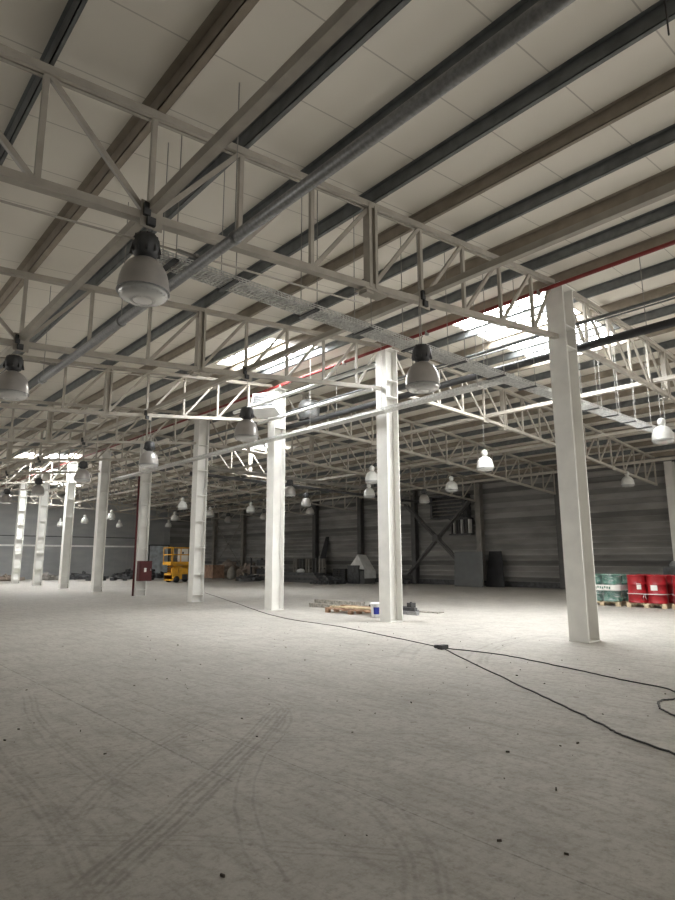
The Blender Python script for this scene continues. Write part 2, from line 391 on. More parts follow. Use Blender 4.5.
# walls: side wall of horizontally ribbed sheet
prof = [(0.0, 0.0)]
z = 0.05
pts = [(0, 0)]
while z < 6.2:
    pts += [(0, z), (-0.02, z+0.03), (-0.10, z+0.16), (-0.10, z+0.20), (0, z+0.22)]; z += 0.295
pts += [(0, 6.35)]
mb = MB(); vs_ = []; fs = []
for (dx, zz) in pts: vs_ += [(XR+dx, YB, zz), (XR+dx, YE, zz)]
for i in range(len(pts)-1): fs.append((2*i, 2*i+2, 2*i+3, 2*i+1))
mb.add(vs_, fs); mb.box((XR+0.005, YB-0.2, 0), (XR+0.2, YE+0.2, 6.4))
struct(mb.build('wall_right', 'ribwall'))
def gable(y, y2, name, m, extra=None):
    mb = MB(); pr_ = [(x, zdeck(x)+0.1) for x in xs]
    n = len(pr_); vs_ = [(x, y, 0) for x, z in pr_]+[(x, y, z) for x, z in pr_]+[(x, y2, 0) for x, z in pr_]+[(x, y2, z) for x, z in pr_]; fs = []
    for i in range(n-1):
        fs += [(i, i+1, n+i+1, n+i), (2*n+i+1, 2*n+i, 3*n+i, 3*n+i+1), (n+i, n+i+1, 3*n+i+1, 3*n+i)]
    mb.add(vs_, fs)
    if extra: extra(mb)
    return struct(mb.build(name, m))
def seams(mb):
    for x in [XL+1.2*i for i in range(1, 31)]: mb.box((x-0.012, YE-0.02, 0), (x+0.012, YE, 6))
gable(YE, YE+0.2, 'wall_far', 'endwall', seams)
gable(YB-0.2, YB, 'wall_back', 'endwall')
struct(MB().box((XL-0.2, YB-0.2, 0), (XL, YE+0.2, 6)).build('wall_left', 'endwall'))
struct(MB().box((XL, YE-0.08, 2.72), (24.0, YE, 2.86)).build('trim_1', 'white'))
struct(MB().box((XL, YE-0.06, 3.55), (25.0, YE, 3.62)).build('trim_2', 'dark'))
struct(MB().box((XR-0.16, YB, 0), (XR-0.11, YE, 0.3)).build('baseboard_right', 'dark'))
# dark right part of the end wall and the pale door leaf in it
struct(MB().box((27.35, YE-0.05, 0), (XR, YE-0.01, 6)).build('trim_3', 'ribwall'))
d = struct(MB().box((25.3, YE-0.1, 0.02), (27.2, YE-0.02, 2.9)).build('door_1', 'lightpanel'))
MB().box((25.2, YE-0.14, 0.0), (25.3, YE-0.01, 3.0)).box((27.2, YE-0.14, 0), (27.3, YE-0.01, 3.0)).box((25.2, YE-0.14, 2.9), (27.3, YE-0.01, 3.0)).build('door_frame', 'dark', d)
MB().box((27.0, YE-0.16, 1.0), (27.06, YE-0.1, 1.15)).build('door_handle', 'dark', d)

# ---------------------------------------------------------------- columns
def column_shape(H, d=0.45, w_=0.38, t=0.022):
    return MB().box((-d/2, -w_/2, 0.02), (-d/2+t, w_/2, H)).box((d/2-t, -w_/2, 0.02), (d/2, w_/2, H)).box((-d/2+t, -0.009, 0.02), (d/2-t, 0.009, H))
pos = ['nearest white steel column, at the right of the photo', 'second white steel column from the right, timber pallet behind it',
       'third white steel column from the right, carrying the unit heater', 'fourth steel column from the right, grey edge flange and ribbed web',
       'fifth steel column from the right, with red pipe and fire hose cabinet', 'sixth steel column from the right, dull grey in shade',
       'seventh steel column from the right, bright white ribbed web', 'eighth steel column from the right, bright and ribbed, beyond the dull one',
       'farthest steel column of the row, at the left edge of the photo']
colsA = []
for n in range(9):
    H = 7.08
    t = thing('steel_column', pos[n], 'column', (XA, Y0+BAY*n, 0), 0, 'row of white steel columns')
    column_shape(H).build('shaft', 'column', t)
    MB().box((-0.235, -0.20, 0), (0.235, 0.20, 0.02)).build('base_plate', 'column', t)
    MB().box((-0.3, -0.2, H), (0.3, 0.2, H+0.025)).build('cap_plate', 'column', t)
    hs = [5.75, 6.2] if n < 3 else [0.25] + [1.0+0.98*i for i in range(6)]
    if n < 3:
        for h in hs: MB().box((-0.2, -0.19, h), (0.2, 0.19, h+0.02)).build('stiffener', 'column', t)
    else:
        for h in hs: MB().box((-0.2, -0.205, h), (0.2, 0.19, h+0.025)).build('stiffener', 'column', t)
    colsA.append(t)
# columns along the side wall
wlab = {0: None, 1: 'pale wall column at the right edge above the drums', 2: 'wall column hidden behind the nearest white column', 3: 'tan wall column beside the leaning grey board',
        4: 'dark wall column left of the heavy cross brace', 5: 'dark wall column just behind the second white column', 6: 'dark wall column above the white sheeted stack',
        7: 'dark wall column over the row of radiators', 8: 'wall column right of the thin cross brace', 9: 'wall column left of the thin cross brace'}
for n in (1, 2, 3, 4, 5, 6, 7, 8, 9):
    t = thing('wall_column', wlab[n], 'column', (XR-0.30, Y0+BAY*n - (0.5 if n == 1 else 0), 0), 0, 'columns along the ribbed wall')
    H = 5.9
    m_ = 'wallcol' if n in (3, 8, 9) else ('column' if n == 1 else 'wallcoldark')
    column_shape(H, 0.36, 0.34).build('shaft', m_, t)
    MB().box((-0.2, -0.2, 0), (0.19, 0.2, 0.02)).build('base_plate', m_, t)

# ---------------------------------------------------------------- trusses
def make_truss(side, label):
    t = thing('roof_truss', label, 'truss', (XA, 0, 0), 0, 'roof trusses left of the columns' if side < 0 else 'roof trusses right of the columns')
    X = lambda k: side*PAN*k
    x0 = 0.24/PAN
    N = 16
    ch = []
    mb = MB()
    ksT = [x0]+list(range(1, N+1))
    for a, b in zip(ksT, ksT[1:]):
        for s in (-1, 1): mb.bar((X(a), 0, ztop(a, side)), (X(b), 0, ztop(b, side)), 0.045, 0.09, (0, 1, 0), s*0.034)
    ch.append(mb.build('top_chord', 'truss', t))
    mb = MB()
    for a, b in zip(ksT, ksT[1:]): mb.bar((X(a), 0, zbot(a, side)), (X(b), 0, zbot(b, side)), 0.11, 0.09)
    ch.append(mb.build('bottom_chord', 'truss', t))
    for k in range(1, N+1):
        if k == 5:
            hp = MB()
            for s in (-1, 1):
                hp.bar((X(k)+s*0.06, 0, zbot(k, side)-0.02), (X(k)+s*0.06, 0, ztop(k, side)), 0.13, 0.05)
            hp.bar((X(k)+0.0, 0, zbot(k, side)), (X(k), 0, ztop(k, side)), 0.03, 0.1)
            ch.append(hp.build('splice_post', 'truss', t))
            zb5 = zbot(k, side)-0.075
            ch.append(MB().box((X(k)-0.22, -0.11, zb5-0.02), (X(k)+0.24, 0.11, zb5)).box((X(k)-0.17, -0.08, zb5-0.06), (X(k)-0.03, 0.08, zb5-0.02)).build('splice_plate', 'truss', t))
        else:
            ch.append(MB().bar((X(k), 0, zbot(k, side)), (X(k), 0, ztop(k, side)), 0.055, 0.055).build('post', 'truss', t))
    for k in range(1, N+1):
        a, b = (k, k-1) if k <= 8 else (k-1, k)      # foot at a, head at b
        p = Vector((X(a), 0, zbot(a, side))); q = Vector((X(b) if b else side*0.24, 0, ztop(b, side)))
        ch.append(MB().bar(p, q, 0.05, 0.055).build('diagonal', 'truss', t))
    if side < 0:      # tie rod under the bottom chord with its turnbuckle
        zr = [(0.98, 4.66), (5.35, 5.06)]
        pt = lambda x: 5.06-(5.35-x)*0.078
        mb = MB().tube([(x-XA, -0.02, pt(x)) for x in (xk(12, -1), 0.9, 3.0, 5.55)], 0.012, 6)
        ch.append(mb.build('tie_rod', 'truss', t))
        mb = MB()
        for x in (2.95, 3.02): mb.box((x-XA-0.02, -0.045, pt(x)-0.02), (x-XA+0.02, 0.005, pt(x)+0.02))
        mb.box((2.72-XA, -0.04, pt(2.8)-0.015), (2.92-XA, 0.0, pt(2.8)+0.015))
        ch.append(mb.build('turnbuckle', 'rod', t))
        for k in (4, 8):
            ch.append(MB().box((X(k)-0.12, -0.065, zbot(k, side)-0.14), (X(k)+0.12, -0.05, zbot(k, side)+0.16)).build('gusset_plate', 'truss', t))
            ch.append(MB().box((X(k)-0.1, -0.11, zbot(k, side)-0.02), (X(k)-0.03, -0.066, zbot(k, side)+0.12)).box((X(k)-0.06, -0.11, zbot(k, side)-0.12), (X(k)+0.03, -0.066, zbot(k, side)-0.03)).build('bolt_clamp', 'dark', t))
    else:
        for k in (4, 8, 12):
            ch.append(MB().box((X(k)-0.12, -0.065, zbot(k, side)-0.1), (X(k)+0.12, -0.05, zbot(k, side)+0.16)).build('gusset_plate', 'truss', t))
    return t, [(c, []) for c in ch]
nl = ['nearest', 'second', 'third', 'fourth', 'fifth', 'sixth', 'seventh', 'eighth', 'ninth', 'farthest']
for side in (-1, 1):
    sd = 'left' if side < 0 else 'right'
    def lab(n): return '%s grey steel roof truss %s of the column row, counted from the camera' % (nl[n], sd)
    t, chs = make_truss(side, lab(0)); t.location = (XA, Y0, 0)
    for n in range(1, 10):
        c = copy_tree(t, chs, lab(n)); c.location = (XA, Y0+BAY*n, 0)

# purlins
def purlin(x, m, label, thick=0.07, lipside=1):
    z1 = zdeck(x)-0.005; z0 = ztop(abs(x-XA)/PAN, -1 if x < XA else 1)+0.046; h = z1-z0
    mb = MB().box((x-0.006, YB+0.05, z0), (x+0.006, YE-0.05, z1))
    mb.box((x-0.006, YB+0.05, z0), (x+thick*lipside, YE-0.05, z0+0.006)) if lipside > 0 else mb.box((x-thick, YB+0.05, z0), (x+0.006, YE-0.05, z0+0.006))
    mb.box((min(x, x-thick*lipside), YB+0.05, z1-0.006), (max(x, x-thick*lipside), YE-0.05, z1))
    e = x+thick*lipside
    mb.box((min(e, e-0.006*lipside), YB+0.05, z0), (max(e, e-0.006*lipside), YE-0.05, z0+0.025))
    o = mb.build('roof_purlin', m)
    return tag(o, label, 'purlin', 'roof purlins')
colr = {-8: 'brown', -9: 'slate', -10: 'slate', -11: 'brown'}
for k in range(-15, 17):
    x = xk(abs(k), -1 if k < 0 else 1)
    if k < 0: m_ = colr.get(k, 'slate' if k in (-7, -6, -5, -3, -1) else 'brown')
    else: m_ = 'brown' if k % 2 == 0 else 'slate'
    cn = 'beige brown' if m_ == 'brown' else 'dark galvanised'
    if k == 0: lb = '%s roof purlin on the ridge over the column row' % cn
    elif k < 0: lb = '%s roof purlin, %s left of the ridge' % (cn, ORD[-k-1])
    else: lb = '%s roof purlin, %s right of the ridge' % (cn, ORD[k-1])
    if k == 16: x -= 0.0
    purlin(x, m_, lb, 0.09 if k in (-8, -2) else (0.04 if k in (-9, -10) else 0.06))

# longitudinal tie beams at the bottom chords
for (k, side, lb) in ((8, -1, 'beige tie beam under the roof at the upper left of the photo'), (4, -1, 'beige tie beam joining the left trusses midway to the columns'),
                      (4, 1, 'pale tie beam joining the right trusses, nearest the columns'), (8, 1, 'pale tie beam in the middle of the right hand trusses'), (12, 1, 'pale tie beam of the right trusses nearest the ribbed wall')):
    x = xk(k, side); zz = zbot(k, side)+0.095
    o = MB().box((x-0.05, YB+0.3, zz-0.045), (x+0.05, YE-0.3, zz+0.055)).build('tie_beam', 'truss'); tag(o, lb, 'beam', 'long tie beams between trusses')

# ---------------------------------------------------------------- pipes and trays
def pipe(name, pts, rad, m, label, cat='pipe', n=12): return tag(MB().tube(pts, rad, n).build(name, m), label, cat)
def P(x, y, z): return (x, y, z)
t = thing('ventilation_pipe', 'long galvanised pipe hung below the left trusses, nearest the camera', 'pipe', (3.0, 0, 0))
MB().tube([(0, -6, 4.80), (0, 11.6, 4.80)], 0.06, 14).build('pipe_run', 'galv', t)
for y in (4.95, 7.9, 11.5):
    MB().tube([(0, y-0.03, 4.80), (0, y+0.03, 4.80)], 0.07, 14).build('collar', 'galv', t)
    MB().bar((0, y, 4.88), (0, y, zdeck(3.0)-0.01), 0.01, 0.01).build('hanger_rod', 'rod', t)
tn = thing('sprinkler_pipe', 'red sprinkler main running just below the ridge', 'pipe', (10.86, 0, 0))
MB().tube([(0, -6, 6.98), (0, 50, 6.98)], 0.042, 10).build('pipe_run', 'red', tn)
for y in [2.9+3*i for i in range(12)]: MB().tube([(0, y, 6.9), (0, y, 7.01)], 0.05, 8).build('pipe_clamp', 'rod', tn)
bp = thing('black_pipe', 'thick black pipe passing the column heads on their right side', 'pipe', (11.72, 0, 0))
MB().tube([(0, -6, 5.86), (0, 16.5, 5.86)], 0.085, 12).build('pipe_run', 'black', bp)
for y in (1.2, 4.2, 7.9, 13.2): MB().bar((0, y, 5.9), (0, y, zdeck(11.72)-0.01), 0.012, 0.012).build('hanger_rod', 'rod', bp)
pipe('steel_conduit', [(11.60, -5, 6.34), (11.60, 25, 6.34)], 0.035, 'slate', 'thin dark conduit above the thick black pipe', 'conduit', 8)
pipe('steel_conduit', [(12.75, -5, 6.74), (12.75, 20, 6.74)], 0.02, 'slate', 'thinnest grey conduit right under the roof right of the columns', 'conduit', 8)
pipe('white_pipe', [(9.55, 9.4, 5.98), (9.55, 15.5, 5.98)], 0.05, 'white', 'upper white pipe running between second and third white columns')
pipe('white_pipe', [(10.45, 10.4, 5.78), (10.45, 15.5, 5.78)], 0.045, 'white', 'lower white pipe running between second and third white columns')
pipe('duct_pipe', [(12.2, 22.8, 5.45), (26.0, 22.8, 5.2)], 0.09, 'wallcol', 'thick dark pipe crossing below the trusses behind the third column')
pipe('duct_pipe', [(12.2, 23.2, 5.2), (28.6, 23.2, 4.8)], 0.07, 'dark', 'black pipe directly beneath the thick dark crossing pipe')

# wire mesh cable tray crossing towards the columns
TY = 6.15
tr = thing('cable_tray', 'wire mesh cable tray hung on rods between the first two trusses', 'cable tray', (0, TY, 0))
xs0, xs1 = 2.55, 18.0
mb = MB()
for yy, zz in ((-0.15, 0), (-0.1, 0), (-0.05, 0), (0, 0), (0.05, 0), (0.1, 0), (0.15, 0), (-0.15, 0.06), (0.15, 0.06), (-0.15, 0.03), (0.15, 0.03)):
    mb.bar((xs0, yy, 4.93+zz), (xs1, yy, 4.93+zz), 0.012, 0.012)
x = xs0
while x < xs1:
    mb.box((x-0.006, -0.15, 4.92), (x+0.006, 0.15, 4.93)); mb.box((x-0.006, -0.156, 4.92), (x+0.006, -0.148, 4.995)); mb.box((x-0.006, 0.148, 4.92), (x+0.006, 0.156, 4.995)); x += 0.055
mb.build('wire_mesh', 'mesh', tr)
mb = MB()
for i, yy in enumerate((-0.07, -0.03, 0.02, 0.06)): mb.tube([(xs0+0.1*i, yy, 4.955), (6, yy+0.01, 4.95), (10, yy-0.01, 4.955), (xs1-0.4, yy, 4.95)], 0.014, 6)
mb.build('cables', 'sheet', tr)
for x in (2.85, 3.65, 4.95, 6.0, 7.1, 8.3, 9.5, 10.6, 12.3, 13.3, 14.3, 15.3, 16.3, 17.3):
    MB().box((x-0.035, -0.2, 4.90), (x+0.035, 0.2, 4.918)).build('support_bracket', 'dark', tr)
    for s in (-1, 1): MB().bar((x, s*0.18, 4.90), (x, s*0.18, zdeck(x)-0.01), 0.009, 0.009).build('hanger_rod', 'rod', tr)

tc = thing('cable_tray', 'flat steel cable tray passing in front of the white columns', 'cable tray', (10.86, 0, 0))
mb = MB().box((-0.15, 6.5, 5.26), (0.15, 28, 5.268)).box((-0.15, 6.5, 5.268), (-0.142, 28, 5.33)).box((0.142, 6.5, 5.268), (0.15, 28, 5.33)).box((-0.155, 6.5, 5.32), (-0.13, 28, 5.334))
mb.build('tray_channel', 'mesh', tc)
mb = MB()
for yy in (-0.1, -0.03, 0.05, 0.1): mb.tube([(yy, 6.6, 5.29), (yy+0.01, 20, 5.29), (yy, 27.8, 5.29)], 0.018, 6)
mb.build('cables', 'dark', tc)
for i in range(8):
    y = 7.4+2.9*i
    MB().box((-0.18, y-0.02, 5.235), (0.16, y+0.02, 5.26)).build('support_bracket', 'mesh', tc)
    MB().bar((-0.17, y, 5.24), (-0.17, y, zdeck(10.69)-0.01), 0.01, 0.01).build('hanger_rod', 'rod', tc)

# sprinkler droppers (small heads along the second truss)
# ---------------------------------------------------------------- lamps
def make_lamp(kind):
    t = thing('high_bay_lamp', '', 'lamp')
    housing, refl = ('dark', 'reflector') if kind == 0 else ('reflector_pale', 'reflector_pale')
    ch = []
    mb = MB()   # ribbed gear housing: origin is the rim plane centre
    prof_ = [(0.06, 0.42), (0.10, 0.43), (0.13, 0.46), (0.145, 0.53), (0.14, 0.61), (0.11, 0.665), (0.05, 0.685), (0.0, 0.686)] if kind == 0 else [(0.05, 0.42), (0.08, 0.44), (0.095, 0.48), (0.095, 0.55), (0.07, 0.60), (0.02, 0.62), (0.0, 0.622)]
    mb.lathe(prof_, 20)
    for k in range(10 if kind == 0 else 0):
        a = 2*PI*k/10; c_, s_ = math.cos(a), math.sin(a)
        mb.bar((0.10*c_, 0.10*s_, 0.66), (0.145*c_, 0.145*s_, 0.46), 0.012, 0.04, (-s_, c_, 0))
    hs = mb.build('gear_housing', housing, t)
    hk = MB().tube([(0, 0, 0.6), (0, 0, 0.80), (0.03, 0, 0.83), (0, 0, 0.86), (0, 0, 0.92)], 0.01, 6).build('hook', 'rod', hs)
    nk = MB().lathe([(0.075, 0.40), (0.06, 0.44), (0.06, 0.48)], 16).build('neck', housing, t)
    outer = [(0.262, 0.03), (0.26, 0.10), (0.248, 0.18), (0.225, 0.26), (0.185, 0.33), (0.13, 0.38), (0.07, 0.405)]
    inner = [(a-0.008, b-0.004) for a, b in outer][::-1]
    mb = MB(); n = 32; full = outer+inner
    mb.lathe(full, n)
    mb.f = [q for q in mb.f if len(q) == 4]; mb.sm = mb.sm[:len(mb.f)]
    rf = mb.build('reflector', refl, t)
    rim = MB().tube([(0.264*math.cos(2*PI*k/32), 0.264*math.sin(2*PI*k/32), 0.03) for k in range(33)], 0.007, 6, False).build('rim', 'galv' if kind == 0 else 'galv', t)
    gm = MB().lathe([(0.255, 0.028), (0.245, -0.01), (0.20, -0.045), (0.10, -0.06), (0.0, -0.062)], 28)
    for k in range(28):
        a = 2*PI*k/28; c_, s_ = math.cos(a), math.sin(a)
        gm.bar((0.245*c_, 0.245*s_, -0.012), (0.10*c_, 0.10*s_, -0.062), 0.01, 0.012, (-s_, c_, 0))
    gl = gm.build('glass_cover', 'glass', t)
    bulb = MB().lathe([(0.0, 0.12), (0.035, 0.14), (0.05, 0.2), (0.03, 0.29), (0.02, 0.38), (0.0, 0.385)], 12).build('bulb', 'sheet', t)
    ch = [(hs, [hk]), (nk, []), (rf, []), (rim, []), (gl, []), (bulb, [])]
    return t, ch
LAMPS = [  # x px-derived floor position, rim height, kind, label
    (2.36, 5.66, 4.22, 0, 'large dark capped lamp nearest the camera, upper left'),
    (6.815, 5.70, 4.09, 0, 'dark capped lamp beside the head of the second column'),
    (2.34, 10.74, 4.22, 0, 'dark capped lamp cut by the left edge of the photo'),
    (7.20, 11.15, 4.2, 0, 'dark capped lamp left of the heater on the third column'),
    (7.25, 16.3, 4.2, 0, 'pale domed lamp at left, in front of the fifth column'),
    (15.3, 10.45, 4.2, 1, 'pale lamp on a long rod between first and second columns'),
    (16.25, 5.70, 4.47, 1, 'pale lamp at the right edge of the photo, largest on that side'),
    (24.2, 9.95, 4.35, 1, 'pale lamp above the red drums, near the ribbed wall'),
    (15.2, 15.2, 4.27, 1, 'bright pale lamp touching the left edge of the second column'),
    (19.3, 19.5, 4.35, 1, 'pale lamp just below the one beside the second column'),
    (20.2, 15.5, 4.35, 1, 'pale lamp above the heavy cross brace'),
    (23.4, 19.7, 4.35, 0, 'dim lamp over the left end of the heavy cross brace'),
    (15.8, 20.9, 4.3, 0, 'dim lamp just right of the third column, highest of three'),
    (19.6, 24.5, 4.3, 0, 'dim lamp right of the third column, second of three'),
    (23.6, 29.1, 4.3, 0, 'dim lamp by a wall column right of the third column'),
    (19.6, 34.4, 4.3, 1, 'small pale lamp right of the fourth column'),
    (23.7, 38.9, 4.3, 0, 'small dim lamp above the thin cross brace'),
    (19.8, 30.0, 4.3, 1, 'small pale lamp right of the thin cross brace'),
    (23.8, 34.4, 4.3, 0, 'small dim lamp at the left edge of the third column'),
    (15.5, 30.2, 4.3, 1, 'small bright lamp left of the fourth column'),
    (19.7, 39.5, 4.3, 1, 'small pale lamp above the yellow lift'),
    (23.5, 48.2, 4.3, 1, 'tiny lamp just above the yellow lift platform'),
    (7.35, 27.4, 4.3, 0, 'dark lamp between the eighth and seventh columns'),
    (7.3, 32.4, 4.3, 0, 'small dark lamp at the far left edge by the last column'),
    (15.8, 51.8, 4.3, 1, 'tiny white lamp left of the seventh column'),
    (15.9, 46.5, 4.3, 1, 'small white lamp between the seventh and sixth columns'),
    (15.7, 40.8, 4.3, 1, 'small white lamp right of the sixth column'),
    (20.2, 50.6, 4.3, 1, 'tiny white lamp, rightmost between sixth and fifth columns'),
    (7.2, 21.6, 4.3, 0, 'dark lamp overlapping the top of the seventh column'),
]
# the measured floor positions above are refined along the line of sight for each rim height
protos = [make_lamp(0), make_lamp(1)]; used = [False, False]
for (x, y, zr, kd, lb) in LAMPS:
    yt = Y0+BAY*round((y-Y0)/BAY)
    if abs(y-yt) < 0.8: q_ = yt/y; x, y, zr = x*q_, yt, EYE+(zr-EYE)*q_     # hangs from the truss
    pt_, ch_ = protos[kd]
    if not used[kd]: o = pt_; used[kd] = True; o['group'] = 'high bay lamps'; o['label'] = lb
    else: o = copy_tree(pt_, ch_, lb, 'high bay lamps')
    o.location = (x, y, zr)
    side = -1 if x < XA else 1
    ny = round((y-Y0)/BAY); yt = Y0+BAY*ny
    top = zbot(abs(x-XA)/PAN, side)-0.02 if abs(y-yt) < 0.3 else zdeck(x)+0.01
    MB().bar((0, 0, 0.91), (0, 0, top-zr), 0.012, 0.012).build('suspension_rod', 'rod', o)

# ---------------------------------------------------------------- column fittings
t = thing('unit_heater', 'white louvred unit heater tilted at the head of the third column', 'heater', (10.35, 14.85, 6.2), 0)
hb = MB().box((-0.32, -0.42, -0.28), (0.22, 0.42, 0.28)).build('casing', 'white', t)
gr = MB().box((-0.335, -0.36, -0.22), (-0.32, 0.36, 0.22)).build('air_grille', 'dark', t)
for i in range(7): MB().bar((-0.345, -0.35, -0.18+0.06*i), (-0.345, 0.35, -0.18+0.06*i), 0.02, 0.012, (1, 0, 0)).build('louvre', 'galv', t)
MB().bar((0.2, -0.2, 0), (0.42, -0.2, 0.1), 0.04, 0.04).bar((0.2, 0.2, 0), (0.42, 0.2, 0.1), 0.04, 0.04).build('bracket', 'dark', t)
t.rotation_euler = (0, 0.35, 0.5)
t = thing('flue_housing', 'grey translucent hood with fan blades behind the third column head', 'fan', (12.15, 15.05, 6.1), 0)
MB().lathe([(0.30, 0.0), (0.34, 0.12), (0.36, 0.45), (0.30, 0.6), (0.0, 0.66)], 18).build('hood', 'galv', t)
mb = MB()
for k in range(5): mb.bar((0.05*math.cos(k*1.256), 0.05*math.sin(k*1.256), -0.05), (0.33*math.cos(k*1.256), 0.33*math.sin(k*1.256), -0.03), 0.12, 0.01, (-math.sin(k*1.256), math.cos(k*1.256), 0.4))
mb.build('fan_blades', 'dark', t)
MB().bar((0, 0, 0.64), (0, 0, zdeck(12.15)-6.12), 0.02, 0.02).build('hanger_rod', 'rod', t)

tag(MB().tube([(11.30, 5.71, 1.50), (11.30, 5.96, 1.50), (11.30, 5.96, 4.85)], 0.022, 8).build('white_conduit', 'white'), 'white conduit down the back of the nearest column', 'conduit')

Y4 = Y0+4*BAY
pipe('fire_riser', [(10.98, Y4-0.12, 0.02), (10.98, Y4-0.12, 5.2)], 0.045, 'darkred', 'dark red fire riser pipe beside the fifth column')
t = thing('fire_hose_cabinet', 'dark red fire hose cabinet mounted low on the fifth column', 'cabinet', (11.33, Y4-0.36, 0.65))
MB().box((-0.28, -0.14, 0), (0.28, 0.14, 0.85)).build('casing', 'darkred', t)
dr = MB().box((-0.26, -0.165, 0.04), (0.26, -0.142, 0.81)).build('door', 'darkred', t)
MB().box((-0.08, -0.172, 0.38), (0.02, -0.165, 0.55)).build('sign_plate', 'label', dr)
MB().box((0.20, -0.185, 0.42), (0.23, -0.165, 0.52)).build('handle', 'rod', dr)

# ---------------------------------------------------------------- wall bracing and wall fittings
def xbrace(x, ya, yb, za, zb_, th, m, label, name='cross_brace'):
    t = thing(name, label, 'brace', (x, (ya+yb)/2, 0))
    h = (yb-ya)/2
    MB().bar((0, -h, za), (0, h, zb_), th, th, (1, 0, 0)).build('brace_arm', m, t)
    MB().bar((th*1.2, -h, zb_), (th*1.2, h, za), th, th, (1, 0, 0)).build('brace_arm', m, t)
    MB().box((-th*0.8, -th*1.6, (za+zb_)/2-th*1.6), (th*1.6, th*1.6, (za+zb_)/2+th*1.6)).build('centre_plate', m, t)
    return t
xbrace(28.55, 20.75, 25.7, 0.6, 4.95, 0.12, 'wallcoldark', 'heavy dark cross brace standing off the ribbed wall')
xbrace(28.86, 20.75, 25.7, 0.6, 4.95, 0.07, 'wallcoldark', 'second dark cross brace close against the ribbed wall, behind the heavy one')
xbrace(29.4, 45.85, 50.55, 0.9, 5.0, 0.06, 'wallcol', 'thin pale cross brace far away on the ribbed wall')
# dark air handling unit high on the wall
t = thing('wall_fan_unit', 'dark louvred air unit fixed high on the ribbed wall', 'ventilator', (29.45, 22.75, 3.95))
cs = MB().box((-0.35, -1.3, 0), (0.3, -1.15, 1.4)).box((-0.35, 1.15, 0), (0.3, 1.3, 1.4)).box((-0.35, -1.15, 1.3), (0.3, 1.15, 1.4)).box((-0.35, -1.15, 0), (0.3, 1.15, 0.08)).box((0.2, -1.15, 0.08), (0.27, 1.15, 1.3)).build('casing', 'dark', t)
for i in range(5): MB().bar((-0.3, -1.1, 0.22+0.22*i), (-0.3, 1.1, 0.22+0.22*i), 0.14, 0.02, (1, 0, 0.6)).build('louvre', 'wallcol', t)
t = thing('wall_radiator', 'dark finned heater hanging below the louvred wall unit', 'heater', (29.3, 21.95, 2.93))
MB().box((-0.12, -0.75, 0.9), (0.3, 0.75, 1.0)).box((-0.12, -0.75, 0), (0.3, 0.75, 0.08)).box((0.2, -0.75, 0.08), (0.24, 0.75, 0.9)).build('frame', 'dark', t)
for i in range(8): MB().box((-0.1, -0.7+0.18*i, 0.08), (0.25, -0.64+0.18*i, 0.9)).build('fin', 'wallcoldark' if i % 3 else 'sheet', t)
# leaning board
mb = MB().add([(28.2, 19.78, 0), (28.2, 21.7, 0), (28.32, 21.7, 1.93), (28.32, 19.78, 1.93), (28.25, 19.78, 0), (28.25, 21.7, 0), (28.37, 21.7, 1.93), (28.37, 19.78, 1.93)],
              [(0, 1, 2, 3), (7, 6, 5, 4), (0, 4, 5, 1), (1, 5, 6, 2), (2, 6, 7, 3), (3, 7, 4, 0)])
tag(mb.build('board_and_shadow', 'panel'), 'large plain grey board leaning by the tan wall column', 'board')
mb = MB().add([(28.95, 18.9, 0), (28.95, 20.1, 0), (29.4, 20.1, 1.95), (29.4, 19.3, 1.95), (29.0, 18.9, 0), (29.0, 20.1, 0), (29.45, 20.1, 1.95), (29.45, 19.3, 1.95)],
              [(0, 1, 2, 3), (7, 6, 5, 4), (0, 4, 5, 1), (1, 5, 6, 2), (2, 6, 7, 3), (3, 7, 4, 0)])
tag(mb.build('board_and_shadow', 'black'), 'black panel for the shadow right of the large grey board', 'board')  # black panel stands in for the dark shadow beside the board

